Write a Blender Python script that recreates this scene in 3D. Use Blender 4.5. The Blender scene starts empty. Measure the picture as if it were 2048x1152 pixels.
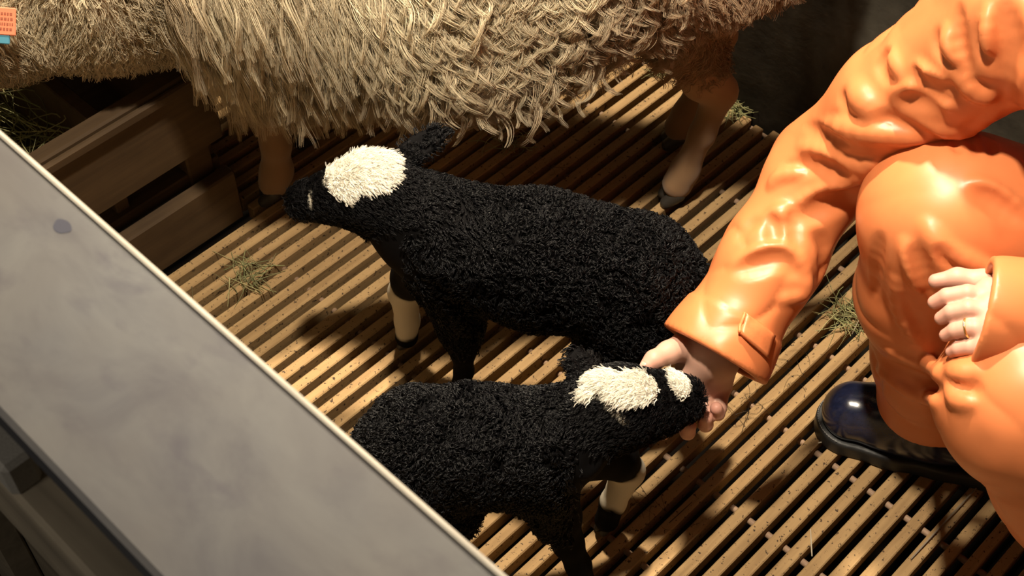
import bpy, math
import numpy as np

# ------------------------------------------------------------------ camera, light, exposure
scene = bpy.context.scene
COL = scene.collection
FPX = 2800.0                                   # focal length in pixels of the 2048 px wide frame
PITCH = math.atan(3376.0 / FPX)                # camera looks about 50 degrees down
CAM_H = 1.6
cam_data = bpy.data.cameras.new('camera')
cam_data.sensor_width = 36.0
cam_data.lens = 36.0 * FPX / 2048.0
cam_data.clip_start = 0.02
cam = bpy.data.objects.new('camera', cam_data)
COL.objects.link(cam)
cam.location = (0, 0, CAM_H)
cam.rotation_euler = (math.pi / 2 - PITCH, 0, 0)
scene.camera = cam
cam_data.dof.use_dof = True
cam_data.dof.focus_distance = 1.72
cam_data.dof.aperture_fstop = 13.0

world = bpy.data.worlds.new('barn_air')
scene.world = world
world.use_nodes = True
world.node_tree.nodes['Background'].inputs[0].default_value = (1.0, 0.84, 0.68, 1)
world.node_tree.nodes['Background'].inputs[1].default_value = 0.028


def lamp(name, loc, power, color, radius, aim=None, angle=60):
    l = bpy.data.lights.new(name, 'SPOT' if aim else 'POINT')
    l.energy = power
    l.color = color
    l.shadow_soft_size = radius
    o = bpy.data.objects.new(name, l)
    o.location = loc
    if aim:                                     # bulb under a shade: a soft-edged cone
        from mathutils import Vector
        l.spot_size = math.radians(angle)
        l.spot_blend = 1.0
        o.rotation_euler = (Vector(aim) - Vector(loc)).to_track_quat('-Z', 'Y').to_euler()
    COL.objects.link(o)
    return o


lamp('barn_lamp', (-0.05, 1.95, 2.35), 480, (1.0, 0.83, 0.61), 0.06, (0.08, 1.15, 0.2), 72)     # shaded bulb over the far side of the pen
lamp('pen_lamp', (-0.10, 0.84, 2.40), 310, (1.0, 0.86, 0.66), 0.06, (0.18, 1.08, 0.2), 72)       # shaded bulb over the near side of the pen
lamp('aisle_fill', (-1.05, -0.15, 1.45), 9, (1.0, 0.93, 0.84), 0.15)     # cooler fill light added beside the aisle to brighten the partition's outer side

vs = scene.view_settings
vs.view_transform = 'Standard'
vs.look = 'None'
vs.gamma = 1.0
vs.use_curve_mapping = False
vs.exposure = 0.0
try:
    scene.cycles.max_bounces = 5
    scene.cycles.diffuse_bounces = 3
    scene.cycles.use_denoising = True
except Exception:
    pass

# ------------------------------------------------------------------ small maths
CP, SP = math.cos(PITCH), math.sin(PITCH)
CAMC = np.array([0, 0, CAM_H])
FW = np.array([0, CP, -SP]); UPV = np.array([0, SP, CP]); RT = np.array([1.0, 0, 0])
SA = np.array([4270.0, 4386.0, 0]); SA /= np.linalg.norm(SA)     # direction the floor slats run
SB = np.array([-SA[1], SA[0], 0])                                # across the slats


def ab(a, b, z=0.0):
    return SA * a + SB * b + np.array([0, 0, z])


def ray(x, y):
    d = (x - 1024) * RT - (y - 576) * UPV + FPX * FW
    return d / np.linalg.norm(d)


def at(x, y, z):
    d = ray(x, y)
    return CAMC + d * (z - CAM_H) / d[2]


def V(*a):
    return np.array(a, float)


def unit(v):
    v = np.asarray(v, float)
    return v / (np.linalg.norm(v, axis=-1, keepdims=True) + 1e-12)


def hash3(i, j, k, seed):
    h = (i * 374761393 + j * 668265263 + k * 2147483647 + seed * 1274126177) & 0xFFFFFFFF
    h = ((h ^ (h >> 13)) * 1274126177) & 0xFFFFFFFF
    h = ((h ^ (h >> 16)) * 2246822519) & 0xFFFFFFFF
    return ((h ^ (h >> 15)) & 0xFFFF) / 65535.0


def vnoise(p, freq, seed=0):
    q = p * freq
    f = np.floor(q)
    t = q - f
    t = t * t * (3 - 2 * t)
    i, j, k = [f[:, n].astype(np.int64) for n in range(3)]
    out = 0
    for a in (0, 1):
        wa = t[:, 0] if a else 1 - t[:, 0]
        for b in (0, 1):
            wb = t[:, 1] if b else 1 - t[:, 1]
            for c in (0, 1):
                wc = t[:, 2] if c else 1 - t[:, 2]
                out = out + wa * wb * wc * hash3(i + a, j + b, k + c, seed)
    return out * 2 - 1


# ------------------------------------------------------------------ signed distance modelling
def smin(a, b, k):
    h = np.clip(0.5 + 0.5 * (b - a) / k, 0, 1)
    return b * (1 - h) + a * h - k * h * (1 - h)


def smax(a, b, k):
    return -smin(-a, -b, k)


def cone(p, a, b, ra, rb):
    a = np.asarray(a, float); b = np.asarray(b, float)
    ba = b - a
    pa = p - a
    h = np.clip(pa @ ba / max(ba @ ba, 1e-12), 0, 1)
    return np.sqrt(((pa - h[:, None] * ba) ** 2).sum(1)) - (ra + (rb - ra) * h)


def chain(p, pts, k=0.012):
    d = None
    for (a, ra), (b, rb) in zip(pts[:-1], pts[1:]):
        e = cone(p, a, b, ra, rb)
        d = e if d is None else smin(d, e, k)
    return d


def frame(x, up=(0, 0, 1)):
    x = unit(x)
    y = np.cross(up, x)
    if np.linalg.norm(y) < 1e-4:
        y = np.cross((0, 1, 0), x)
    y = unit(y)
    return np.stack([x, y, np.cross(x, y)])


def ell(p, c, r, M=None):
    q = p - np.asarray(c, float)
    if M is not None:
        q = q @ M.T
    r = np.asarray(r, float)
    k0 = np.sqrt(((q / r) ** 2).sum(1))
    k1 = np.sqrt(((q / (r * r)) ** 2).sum(1)) + 1e-9
    return k0 * (k0 - 1) / k1


def rbox(p, c, half, r, M=None):
    q = p - np.asarray(c, float)
    if M is not None:
        q = q @ M.T
    q = np.abs(q) - (np.asarray(half, float) - r)
    return np.sqrt((np.maximum(q, 0) ** 2).sum(1)) + np.minimum(q.max(1), 0) - r


def sdf_mesh(fn, lo, hi, h, margin=1.6, refine=2):
    """Surface nets over a sparse grid: one closed quad mesh of fn = 0."""
    lo = np.asarray(lo, float); hi = np.asarray(hi, float)
    c = 4
    nb = np.ceil((hi - lo) / (h * c)).astype(int) + 1
    n = nb * c
    bi = np.stack(np.meshgrid(*[np.arange(m) for m in nb], indexing='ij'), -1).reshape(-1, 3)
    ctr = lo + (bi * c + (c - 1) / 2) * h
    dc = fn(ctr)
    act = np.abs(dc) < h * c * 0.87 * margin
    vol = np.repeat(np.repeat(np.repeat(dc.reshape(nb), c, 0), c, 1), c, 2)
    off = np.stack(np.meshgrid(*[np.arange(c)] * 3, indexing='ij'), -1).reshape(-1, 3)
    idx = (bi[act][:, None, :] * c + off[None]).reshape(-1, 3)
    vals = np.concatenate([fn(lo + s * h) for s in np.array_split(idx, max(1, len(idx) // 400000))])
    vol[idx[:, 0], idx[:, 1], idx[:, 2]] = vals
    ins = vol < 0
    cnt = np.zeros(tuple(n - 1), np.int8)
    for d in np.ndindex(2, 2, 2):
        cnt += ins[d[0]:n[0] - 1 + d[0], d[1]:n[1] - 1 + d[1], d[2]:n[2] - 1 + d[2]]
    cells = np.argwhere((cnt > 0) & (cnt < 8))
    vid = np.full(tuple(n - 1), -1, np.int64)
    vid[cells[:, 0], cells[:, 1], cells[:, 2]] = np.arange(len(cells))
    acc = np.zeros((len(cells), 3)); num = np.zeros(len(cells))
    corners = [np.array(d) for d in np.ndindex(2, 2, 2)]
    for a in range(8):
        for b in range(a + 1, 8):
            if np.abs(corners[a] - corners[b]).sum() != 1:
                continue
            ia = cells + corners[a]; ib = cells + corners[b]
            va = vol[ia[:, 0], ia[:, 1], ia[:, 2]]; vb = vol[ib[:, 0], ib[:, 1], ib[:, 2]]
            m = (va < 0) != (vb < 0)
            t = va[m] / (va[m] - vb[m])
            acc[m] += ia[m] + t[:, None] * (ib[m] - ia[m])
            num[m] += 1
    verts = lo + acc / num[:, None] * h
    quads = []
    for ax in range(3):
        s0 = [slice(None)] * 3; s1 = [slice(None)] * 3
        s0[ax] = slice(0, n[ax] - 1); s1[ax] = slice(1, n[ax])
        e = np.argwhere(ins[tuple(s0)] != ins[tuple(s1)])
        u, w = (ax + 1) % 3, (ax + 2) % 3
        e = e[(e[:, u] > 0) & (e[:, w] > 0) & (e[:, u] < n[u] - 1) & (e[:, w] < n[w] - 1)]
        flip = ins[e[:, 0], e[:, 1], e[:, 2]]
        q = []
        for du, dw in ((-1, -1), (0, -1), (0, 0), (-1, 0)):
            o = e.copy(); o[:, u] += du; o[:, w] += dw
            q.append(vid[o[:, 0], o[:, 1], o[:, 2]])
        q = np.stack(q, 1)
        q[~flip] = q[~flip][:, ::-1]
        quads.append(q)
    quads = np.concatenate(quads)
    quads = quads[(quads >= 0).all(1)]
    for _ in range(refine):                                   # pull the vertices onto the surface
        g = grad(fn, verts, h * 0.5)
        d = fn(verts)
        s = np.clip(d / (np.linalg.norm(g, axis=1) + 1e-6), -h * 0.5, h * 0.5)
        verts = verts - unit(g) * s[:, None]
    return verts, quads


def grad(fn, p, e):
    g = np.zeros_like(p)
    for a in range(3):
        o = np.zeros(3); o[a] = e
        g[:, a] = (fn(p + o) - fn(p - o)) / (2 * e)
    return g


def hit(fn, x, y, tmin=0.4, tmax=2.6):
    """The point of the surface that lies behind photograph pixel (x, y)."""
    d = ray(x, y); t = tmin
    for _ in range(160):
        p = (CAMC + d * t)[None]
        v = fn(p)[0]
        if v < 0.0006:
            return p[0]
        t += v * 0.8
        if t > tmax:
            break
    return None


# ------------------------------------------------------------------ mesh objects
def mesh_from(name, verts, faces, mats=None, smooth=True, colors=None, parent=None, matidx=None):
    me = bpy.data.meshes.new(name)
    verts = np.asarray(verts, np.float32)
    if isinstance(faces, np.ndarray):
        k = faces.shape[1]
        me.vertices.add(len(verts)); me.vertices.foreach_set('co', verts.ravel())
        me.loops.add(faces.size); me.loops.foreach_set('vertex_index', faces.astype(np.int32).ravel())
        me.polygons.add(len(faces))
        me.polygons.foreach_set('loop_start', np.arange(0, faces.size, k, dtype=np.int32))
    else:
        me.from_pydata([tuple(map(float, v)) for v in verts], [], [tuple(map(int, f)) for f in faces])
    me.update(calc_edges=True)
    me.validate()
    if smooth:
        me.polygons.foreach_set('use_smooth', np.ones(len(me.polygons), bool))
    if colors is not None:
        at_ = me.color_attributes.new('Col', 'FLOAT_COLOR', 'POINT')
        c = np.ones((len(verts), 4), np.float32); c[:, :3] = colors
        at_.data.foreach_set('color', c.ravel())
    for m in (mats if isinstance(mats, (list, tuple)) else [mats]):
        if m is not None:
            me.materials.append(m)
    if matidx is not None:
        me.polygons.foreach_set('material_index', np.asarray(matidx, np.int32))
    o = bpy.data.objects.new(name, me)
    COL.objects.link(o)
    if parent is not None:
        o.parent = parent
    return o


def tag(o, label=None, cat=None, group=None, kind=None):
    if label: o['label'] = label
    if cat: o['category'] = cat
    if group: o['group'] = group
    if kind: o['kind'] = kind
    return o


def empty(name, loc=(0, 0, 0)):
    o = bpy.data.objects.new(name, None)
    o.empty_display_size = 0.05
    o.location = loc
    COL.objects.link(o)
    return o


def under(root, o):
    """Parents a mesh built in world space to a root that stands elsewhere."""
    o.parent = root
    o.location = tuple(-np.array(root.location))
    return o


class MB:
    def __init__(s):
        s.v = []; s.f = []

    def add(s, vs_, fs):
        n = len(s.v)
        s.v += [tuple(map(float, v)) for v in vs_]
        s.f += [tuple(i + n for i in f) for f in fs]

    def box(s, c, half, ax=(1, 0, 0), ay=(0, 1, 0), az=(0, 0, 1), bev=0.0):
        """Box with chamfered edges along its three axes."""
        c = np.asarray(c, float)
        ax, ay, az = [np.asarray(q, float) for q in (ax, ay, az)]
        hx, hy, hz = half
        b = min(bev, hx * .9, hy * .9, hz * .9)
        if b <= 0:
            vs_ = [c + ax * sx * hx + ay * sy * hy + az * sz * hz for sx in (-1, 1) for sy in (-1, 1) for sz in (-1, 1)]
            s.add(vs_, [(0, 1, 3, 2), (4, 6, 7, 5), (0, 4, 5, 1), (2, 3, 7, 6), (0, 2, 6, 4), (1, 5, 7, 3)])
            return
        import itertools
        vs_ = []; key = {}
        for sx, sy, sz in itertools.product((-1, 1), repeat=3):
            for k, (ix, iy, iz) in enumerate(((0, b, b), (b, 0, b), (b, b, 0))):
                key[(sx, sy, sz, k)] = len(vs_)
                vs_.append(c + ax * sx * (hx - ix) + ay * sy * (hy - iy) + az * sz * (hz - iz))
        fs = []
        for a in range(3):
            u, w = (a + 1) % 3, (a + 2) % 3
            for sg in (-1, 1):
                q = []
                for su, sw in ((-1, -1), (1, -1), (1, 1), (-1, 1)):
                    t = [0, 0, 0]; t[a] = sg; t[u] = su; t[w] = sw
                    q.append(key[(t[0], t[1], t[2], a)])
                fs.append(tuple(q if sg > 0 else q[::-1]))
            for su in (-1, 1):
                for sw in (-1, 1):
                    q = []
                    for sg, kk in ((-1, u), (-1, w), (1, w), (1, u)):
                        t = [0, 0, 0]; t[a] = sg; t[u] = su; t[w] = sw
                        q.append(key[(t[0], t[1], t[2], kk)])
                    fs.append(tuple(q if su * sw < 0 else q[::-1]))
        for t in itertools.product((-1, 1), repeat=3):
            q = [key[t + (k,)] for k in range(3)]
            fs.append(tuple(q if t[0] * t[1] * t[2] > 0 else q[::-1]))
        s.add(vs_, fs)

    def tube(s, pts, rad, n=8, caps=True):
        pts = np.asarray(pts, float)
        rad = np.broadcast_to(np.asarray(rad, float), (len(pts),))
        t = unit(np.gradient(pts, axis=0))
        ref = V(0, 0, 1) if abs(t[0][2]) < .9 else V(1, 0, 0)
        rings = []
        for p, d, r in zip(pts, t, rad):
            u = unit(np.cross(ref, d)); w = np.cross(d, u); ref = w
            rings.append([p + r * (math.cos(2 * math.pi * k / n) * u + math.sin(2 * math.pi * k / n) * w) for k in range(n)])
        vs_ = [q for r in rings for q in r]
        fs = [(i * n + k, i * n + (k + 1) % n, (i + 1) * n + (k + 1) % n, (i + 1) * n + k) for i in range(len(pts) - 1) for k in range(n)]
        if caps:
            fs += [tuple(range(n))[::-1], tuple((len(pts) - 1) * n + k for k in range(n))]
        s.add(vs_, fs)

    def build(s, name, mat, parent=None, smooth=False):
        return mesh_from(name, np.array(s.v), s.f, mat, smooth, None, parent)


# ------------------------------------------------------------------ materials
def new_mat(name):
    m = bpy.data.materials.new(name)
    m.use_nodes = True
    nt = m.node_tree
    b = nt.nodes['Principled BSDF']
    return m, nt, b


def ramp(nt, fac, stops):
    r = nt.nodes.new('ShaderNodeValToRGB')
    e = r.color_ramp.elements
    while len(e) < len(stops):
        e.new(0.5)
    for q, (pos, c) in zip(e, stops):
        q.position = pos; q.color = (*c, 1)
    nt.links.new(fac, r.inputs[0])
    return r.outputs[0]


def noise(nt, scale, detail=4, rough=0.55, vec=None, dist=0.0):
    n = nt.nodes.new('ShaderNodeTexNoise')
    n.inputs['Scale'].default_value = scale
    n.inputs['Detail'].default_value = detail
    n.inputs['Roughness'].default_value = rough
    n.inputs['Distortion'].default_value = dist
    if vec is not None:
        nt.links.new(vec, n.inputs['Vector'])
    return n.outputs['Fac']


def mapping(nt, scale=(1, 1, 1), rot=(0, 0, 0)):
    tc = nt.nodes.new('ShaderNodeTexCoord')
    mp = nt.nodes.new('ShaderNodeMapping')
    mp.inputs['Scale'].default_value = scale
    mp.inputs['Rotation'].default_value = rot
    nt.links.new(tc.outputs['Object'], mp.inputs['Vector'])
    return mp.outputs['Vector']


def mixc(nt, fac, a, b, mode='MIX'):
    m = nt.nodes.new('ShaderNodeMix')
    m.data_type = 'RGBA'; m.blend_type = mode
    for sock, val in ((m.inputs[0], fac), (m.inputs[6], a), (m.inputs[7], b)):
        if hasattr(val, 'is_linked') or hasattr(val, 'links'):
            nt.links.new(val, sock)
        elif isinstance(val, (int, float)):
            sock.default_value = val
        else:
            sock.default_value = (*val, 1)
    return m.outputs[2]


def bump(nt, b, height, strength, dist=0.002):
    n = nt.nodes.new('ShaderNodeBump')
    n.inputs['Strength'].default_value = strength
    n.inputs['Distance'].default_value = dist
    nt.links.new(height, n.inputs['Height'])
    nt.links.new(n.outputs['Normal'], b.inputs['Normal'])


def wood(name, dark, light, rough=0.7, along=None, grain=60, spots=None):
    """Plank wood: long grain along one direction, blotches, dark dirt flecks."""
    m, nt, b = new_mat(name)
    ang = math.atan2(along[1], along[0]) if along is not None else 0
    vec = mapping(nt, (1, 1, 1), (0, 0, -ang))
    sc = nt.nodes.new('ShaderNodeMapping')
    sc.inputs['Scale'].default_value = (0.06, 1, 1)
    nt.links.new(vec, sc.inputs['Vector'])
    g = noise(nt, grain, 5, 0.6, sc.outputs['Vector'], 0.4)
    c = ramp(nt, g, [(0.32, dark), (0.66, light)])
    bl = noise(nt, 9, 3, 0.6, vec)
    c = mixc(nt, ramp(nt, bl, [(0.35, (0, 0, 0)), (0.7, (1, 1, 1))]), c, tuple(0.72 * x for x in light), 'MIX') if False else mixc(nt, 0.35, c, ramp(nt, bl, [(0.3, tuple(x * .7 for x in dark)), (0.7, light)]))
    if spots:
        sp = noise(nt, spots[0], 3, 0.7, vec)
        c = mixc(nt, ramp(nt, sp, [(spots[1], (0, 0, 0)), (spots[1] + 0.05, (1, 1, 1))]), c, spots[2])
    nt.links.new(c, b.inputs['Base Color'])
    b.inputs['Roughness'].default_value = rough
    b.inputs['Specular IOR Level'].default_value = 0.25
    bump(nt, b, g, 0.35, 0.001)
    return m


def vcol_mat(name, rough=0.6, spec=0.3, sheen=0.0, trans=0.0, sss=0.0):
    m, nt, b = new_mat(name)
    a = nt.nodes.new('ShaderNodeAttribute'); a.attribute_name = 'Col'
    nt.links.new(a.outputs['Color'], b.inputs['Base Color'])
    b.inputs['Roughness'].default_value = rough
    b.inputs['Specular IOR Level'].default_value = spec
    b.inputs['Sheen Weight'].default_value = sheen
    if trans > 0:
        t = nt.nodes.new('ShaderNodeBsdfTranslucent')
        nt.links.new(a.outputs['Color'], t.inputs['Color'])
        mx = nt.nodes.new('ShaderNodeMixShader'); mx.inputs[0].default_value = trans
        nt.links.new(b.outputs[0], mx.inputs[1]); nt.links.new(t.outputs[0], mx.inputs[2])
        nt.links.new(mx.outputs[0], nt.nodes['Material Output'].inputs['Surface'])
    return m


M = {}
M['slat'] = wood('slat_wood', (0.25, 0.155, 0.07), (0.43, 0.285, 0.135), 0.75, SA, 70, (150, 0.605, (0.05, 0.03, 0.018)))
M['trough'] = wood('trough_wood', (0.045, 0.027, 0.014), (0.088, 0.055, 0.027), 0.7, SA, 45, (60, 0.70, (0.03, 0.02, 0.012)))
M['partition'] = wood('partition_wood', (0.22, 0.18, 0.125), (0.40, 0.33, 0.23), 0.75, SB, 40)
m, nt, b = new_mat('grey_plank')
vec = mapping(nt, (1, 1, 1), (0, 0, -math.atan2(SB[1], SB[0])))
sc = nt.nodes.new('ShaderNodeMapping'); sc.inputs['Scale'].default_value = (0.6, 1, 1); nt.links.new(vec, sc.inputs['Vector'])
n1 = noise(nt, 16, 6, 0.62, sc.outputs['Vector'], 0.6)
n2 = noise(nt, 30, 4, 0.6, sc.outputs['Vector'], 0.2)
n3 = noise(nt, 7, 3, 0.5, vec)
c = ramp(nt, n1, [(0.30, (0.042, 0.041, 0.048)), (0.47, (0.062, 0.062, 0.066)), (0.70, (0.084, 0.085, 0.086))])
c = mixc(nt, ramp(nt, n2, [(0.54, (0, 0, 0)), (0.70, (.6, .6, .6))]), c, (0.032, 0.029, 0.041))
c = mixc(nt, ramp(nt, n3, [(0.35, (0, 0, 0)), (0.65, (.5, .5, .5))]), c, (0.075, 0.067, 0.060))
nt.links.new(c, b.inputs['Base Color']); b.inputs['Roughness'].default_value = 0.62
b.inputs['Specular IOR Level'].default_value = 0.3
bump(nt, b, n2, 0.15, 0.001)
M['plank'] = m


def plain(name, col, rough=0.6, spec=0.4, nscale=None, var=0.25, bumpd=0.0, metallic=0, coat=0):
    m, nt, b = new_mat(name)
    if nscale:
        n = noise(nt, nscale, 5, 0.6)
        cc = ramp(nt, n, [(0.3, tuple(x * (1 - var) for x in col)), (0.7, tuple(min(1, x * (1 + var)) for x in col))])
        nt.links.new(cc, b.inputs['Base Color'])
        if bumpd:
            bump(nt, b, n, 0.5, bumpd)
    else:
        b.inputs['Base Color'].default_value = (*col, 1)
    b.inputs['Roughness'].default_value = rough
    b.inputs['Specular IOR Level'].default_value = spec
    b.inputs['Metallic'].default_value = metallic
    b.inputs['Coat Weight'].default_value = coat
    b.inputs['Coat Roughness'].default_value = 0.2
    return m


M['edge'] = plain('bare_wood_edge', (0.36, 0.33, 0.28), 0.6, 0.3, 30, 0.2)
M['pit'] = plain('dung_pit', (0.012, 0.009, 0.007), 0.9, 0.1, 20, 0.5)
M['aisle'] = plain('aisle_concrete', (0.03, 0.026, 0.022), 0.85, 0.2, 15, 0.4)
M['wall'] = plain('rough_wall', (0.045, 0.041, 0.032), 0.9, 0.15, 22, 0.5, 0.004)
M['rod'] = plain('spacer_steel', (0.30, 0.20, 0.135), 0.6, 0.3, 120, 0.35)
M['orange'] = plain('orange_rubberised_cloth', (0.60, 0.185, 0.066), 0.40, 0.45, 7, 0.08)
M['orange_in'] = plain('orange_seam_tape', (0.62, 0.21, 0.07), 0.5, 0.4, 30, 0.1)
M['boot'] = plain('navy_rubber', (0.010, 0.013, 0.036), 0.22, 0.5, 25, 0.3, coat=0.3)
M['sole'] = plain('black_rubber', (0.012, 0.013, 0.014), 0.5, 0.4)
M['ring'] = plain('gold', (0.9, 0.62, 0.25), 0.25, 0.5, metallic=1)
M['snap'] = plain('brass_snap', (0.6, 0.45, 0.22), 0.35, 0.5, metallic=1)
M['skin'] = vcol_mat('skin', 0.5, 0.35)
M['skin'].node_tree.nodes['Principled BSDF'].inputs['Subsurface Weight'].default_value = 0.12
M['skin'].node_tree.nodes['Principled BSDF'].inputs['Subsurface Radius'].default_value = (0.012, 0.005, 0.003)
M['wool'] = vcol_mat('ewe_wool', 0.55, 0.3, 0.15, 0.30)
M['blaze'] = vcol_mat('white_lamb_hair', 0.6, 0.2, 0.2, 0.12)
M['hide'] = vcol_mat('ewe_hide', 0.9, 0.1, 0.2)
M['lambhide'] = vcol_mat('lamb_coat', 0.8, 0.06)
M['lambwool'] = vcol_mat('lamb_curls', 0.45, 0.19, 0.0, 0.0)
M['hoof'] = plain('hoof_horn', (0.03, 0.026, 0.022), 0.5, 0.4)
M['eye'] = plain('dark_eye', (0.006, 0.005, 0.005), 0.08, 0.6)
M['hay'] = vcol_mat('dry_grass', 0.7, 0.25, 0.0, 0.2)
M['tag_orange'] = plain('orange_plastic', (0.80, 0.22, 0.12), 0.4, 0.4)
M['tag_blue'] = plain('blue_plastic', (0.07, 0.25, 0.36), 0.4, 0.4)
M['tag_print'] = plain('tag_ink', (0.30, 0.09, 0.05), 0.5, 0.3)
M['hair'] = plain('brown_hair', (0.05, 0.03, 0.018), 0.5, 0.4, 90, 0.4)


# ------------------------------------------------------------------ strands (wool, hay)
def strands_mesh(name, paths, rad, colors, mat, parent=None, taper=0.35, sides=3, root_taper=0.8):
    N, S, _ = paths.shape
    t = unit(np.gradient(paths, axis=1))
    ref = unit(np.cross(t[:, 0], V(0.31, 0.52, 0.79)))
    u = unit(ref[:, None, :] - (ref[:, None, :] * t).sum(-1, keepdims=True) * t)
    w = np.cross(t, u)
    s = np.linspace(0, 1, S)
    prof = np.minimum(1, root_taper + (1 - root_taper) * s * 4) * (1 - (1 - taper) * s ** 2)
    r = rad[:, None] * prof[None]
    vs_ = np.stack([paths + r[..., None] * (math.cos(2 * math.pi * k / sides) * u + math.sin(2 * math.pi * k / sides) * w) for k in range(sides)], 2)
    base = (np.arange(N)[:, None] * S + np.arange(S - 1)[None]) * sides
    f = []
    for k in range(sides):
        k2 = (k + 1) % sides
        f.append(np.stack([base + k, base + k2, base + sides + k2, base + sides + k], -1).reshape(-1, 4))
    cols = np.repeat(colors, S * sides, 0)
    return mesh_from(name, vs_.reshape(-1, 3), np.concatenate(f), mat, True, cols, parent)


def sample(verts, quads, n, weight, rng):
    tri = np.concatenate([quads[:, [0, 1, 2]], quads[:, [0, 2, 3]]])
    a, b, c = verts[tri[:, 0]], verts[tri[:, 1]], verts[tri[:, 2]]
    nr = np.cross(b - a, c - a)
    ar = np.linalg.norm(nr, axis=1)
    w = ar * weight((a + b + c) / 3, unit(nr))
    i = rng.choice(len(tri), n, p=w / w.sum())
    r1 = np.sqrt(rng.random(n)); r2 = rng.random(n)
    p = a[i] * (1 - r1)[:, None] + b[i] * (r1 * (1 - r2))[:, None] + c[i] * (r1 * r2)[:, None]
    return p, unit(nr[i])


def grow(fn, p, nrm, length, S, comb, lift, curl_r, curl_turns, rng, gravity=0.0, clump=1, spread=0.004, phase=None, curlgrow=0.35):
    """Wool locks: each clump follows one combed path lifted off the skin, its strands wind round it together."""
    N = len(p)
    step = (length / (S - 1))[:, None]
    cur = p.copy(); path = [p.copy()]
    d = unit(comb + nrm * lift[:, None])
    for i in range(1, S):
        g = V(0, 0, -1) * gravity * (i / (S - 1))
        d = unit(d + g)
        cur = cur + d * step
        dist = fn(cur)
        inside = dist < 0.004
        if inside.any():
            gn = unit(grad(fn, cur[inside], 0.004))
            cur[inside] += gn * (0.004 - dist[inside])[:, None]
        path.append(cur.copy())
    path = np.stack(path, 1)
    t = unit(np.gradient(path, axis=1))
    e1 = unit(np.cross(t, V(0.2, 0.9, 0.3)))
    e2 = np.cross(t, e1)
    ph = rng.random(N) * 6.283 if phase is None else phase
    hand = np.where(rng.random(N) < .5, -1, 1)
    s = np.linspace(0, 1, S)[None]
    ang = ph[:, None] + hand[:, None] * 6.283 * curl_turns[:, None] * s
    amp = curl_r[:, None] * np.minimum(1, s / curlgrow)
    path = path + (np.cos(ang) * amp)[..., None] * e1 + (np.sin(ang) * amp)[..., None] * e2
    if clump > 1:
        out = []
        for c in range(clump):
            o1 = rng.normal(size=(N, 1)) * spread; o2 = rng.normal(size=(N, 1)) * spread
            fall = .35 + .65 * (1 - s)
            out.append(path + (o1 * fall)[..., None] * e1 + (o2 * fall)[..., None] * e2)
        path = np.concatenate(out)
    return path


exec_order = []
# ------------------------------------------------------------------ the pen: floor, walls, trough
rng = np.random.default_rng(7)
PITCH_S = 0.0287
mb = MB()
b0 = -1.25
while b0 < 1.318:
    wdt = 0.0158 + rng.uniform(-.0006, .0006)
    dz = rng.uniform(-.0008, .0008)
    c = ab(0.19, b0 + rng.uniform(-.0006, .0006), -0.014 + dz)
    L0, L1 = 0.185, 1.487 + rng.uniform(-.012, .004)
    mb.box(ab((L0 + L1) / 2, 0) + SB * (c @ SB) + V(0, 0, c[2]), ((L1 - L0) / 2, wdt / 2, 0.014), SA, SB, (0, 0, 1), 0.0016)
    b0 += PITCH_S
while b0 < 1.88:                                             # the slats go on past the end of the trough
    mb.box(ab(1.135, b0, -0.014), (0.352, 0.0079, 0.014), SA, SB, (0, 0, 1), 0.0016)
    b0 += PITCH_S
floor = tag(mb.build('floor', M['slat']), 'slatted wooden floor of the pen', 'floor', kind='structure')
for k in range(-10, 4):
    a = 1.042 + 0.1475 * k
    mb = MB(); mb.tube([ab(a, -1.25, -0.0185), ab(a, 1.31, -0.0185)], 0.0046, 8)
    mb.build('spacer_rod', M['rod'], floor, True)
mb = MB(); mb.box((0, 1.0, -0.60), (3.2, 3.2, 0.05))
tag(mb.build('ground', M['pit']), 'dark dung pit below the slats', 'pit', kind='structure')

mb = MB(); mb.box(ab(1.545, 0.2, 0.62), (0.045, 1.7, 1.17), SA, SB)
tag(mb.build('wall_right', M['wall']), 'dark rough wall at the far end of the pen', 'wall', kind='structure')
mb = MB(); mb.box(ab(0.3, 1.93, 0.62), (1.29, 0.04, 1.17), SA, SB)
tag(mb.build('wall_left', M['wall']), 'dark wall behind the feed trough', 'wall', kind='structure')

# feed trough of boards along the left side
tr = tag(empty('feed_trough', tuple(ab(0.55, 1.5, 0))), 'dark wooden feed trough with hay, left of the white woolly ewe', 'trough')


def board(name, a0, a1, b, z0, z1, th, mat=M['trough'], bev=0.003):
    mb = MB()
    mb.box(ab((a0 + a1) / 2, b, (z0 + z1) / 2), ((a1 - a0) / 2, th / 2, (z1 - z0) / 2), SA, SB, (0, 0, 1), bev)
    return under(tr, mb.build(name, mat))


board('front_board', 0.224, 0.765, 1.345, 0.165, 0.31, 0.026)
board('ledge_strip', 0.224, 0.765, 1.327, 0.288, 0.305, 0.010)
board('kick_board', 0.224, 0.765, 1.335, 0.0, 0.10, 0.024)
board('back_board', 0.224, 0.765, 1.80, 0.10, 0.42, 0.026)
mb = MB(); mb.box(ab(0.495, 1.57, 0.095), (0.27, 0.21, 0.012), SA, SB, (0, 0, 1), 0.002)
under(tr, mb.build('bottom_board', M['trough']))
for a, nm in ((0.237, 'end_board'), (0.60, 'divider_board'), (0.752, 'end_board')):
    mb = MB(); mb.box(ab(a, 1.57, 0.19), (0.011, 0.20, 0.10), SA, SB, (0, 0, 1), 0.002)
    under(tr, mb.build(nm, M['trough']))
for a in (0.30, 0.73):
    mb = MB(); mb.box(ab(a, 1.372, 0.085), (0.022, 0.016, 0.085), SA, SB, (0, 0, 1), 0.003)
    under(tr, mb.build('post', M['trough']))

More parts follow.
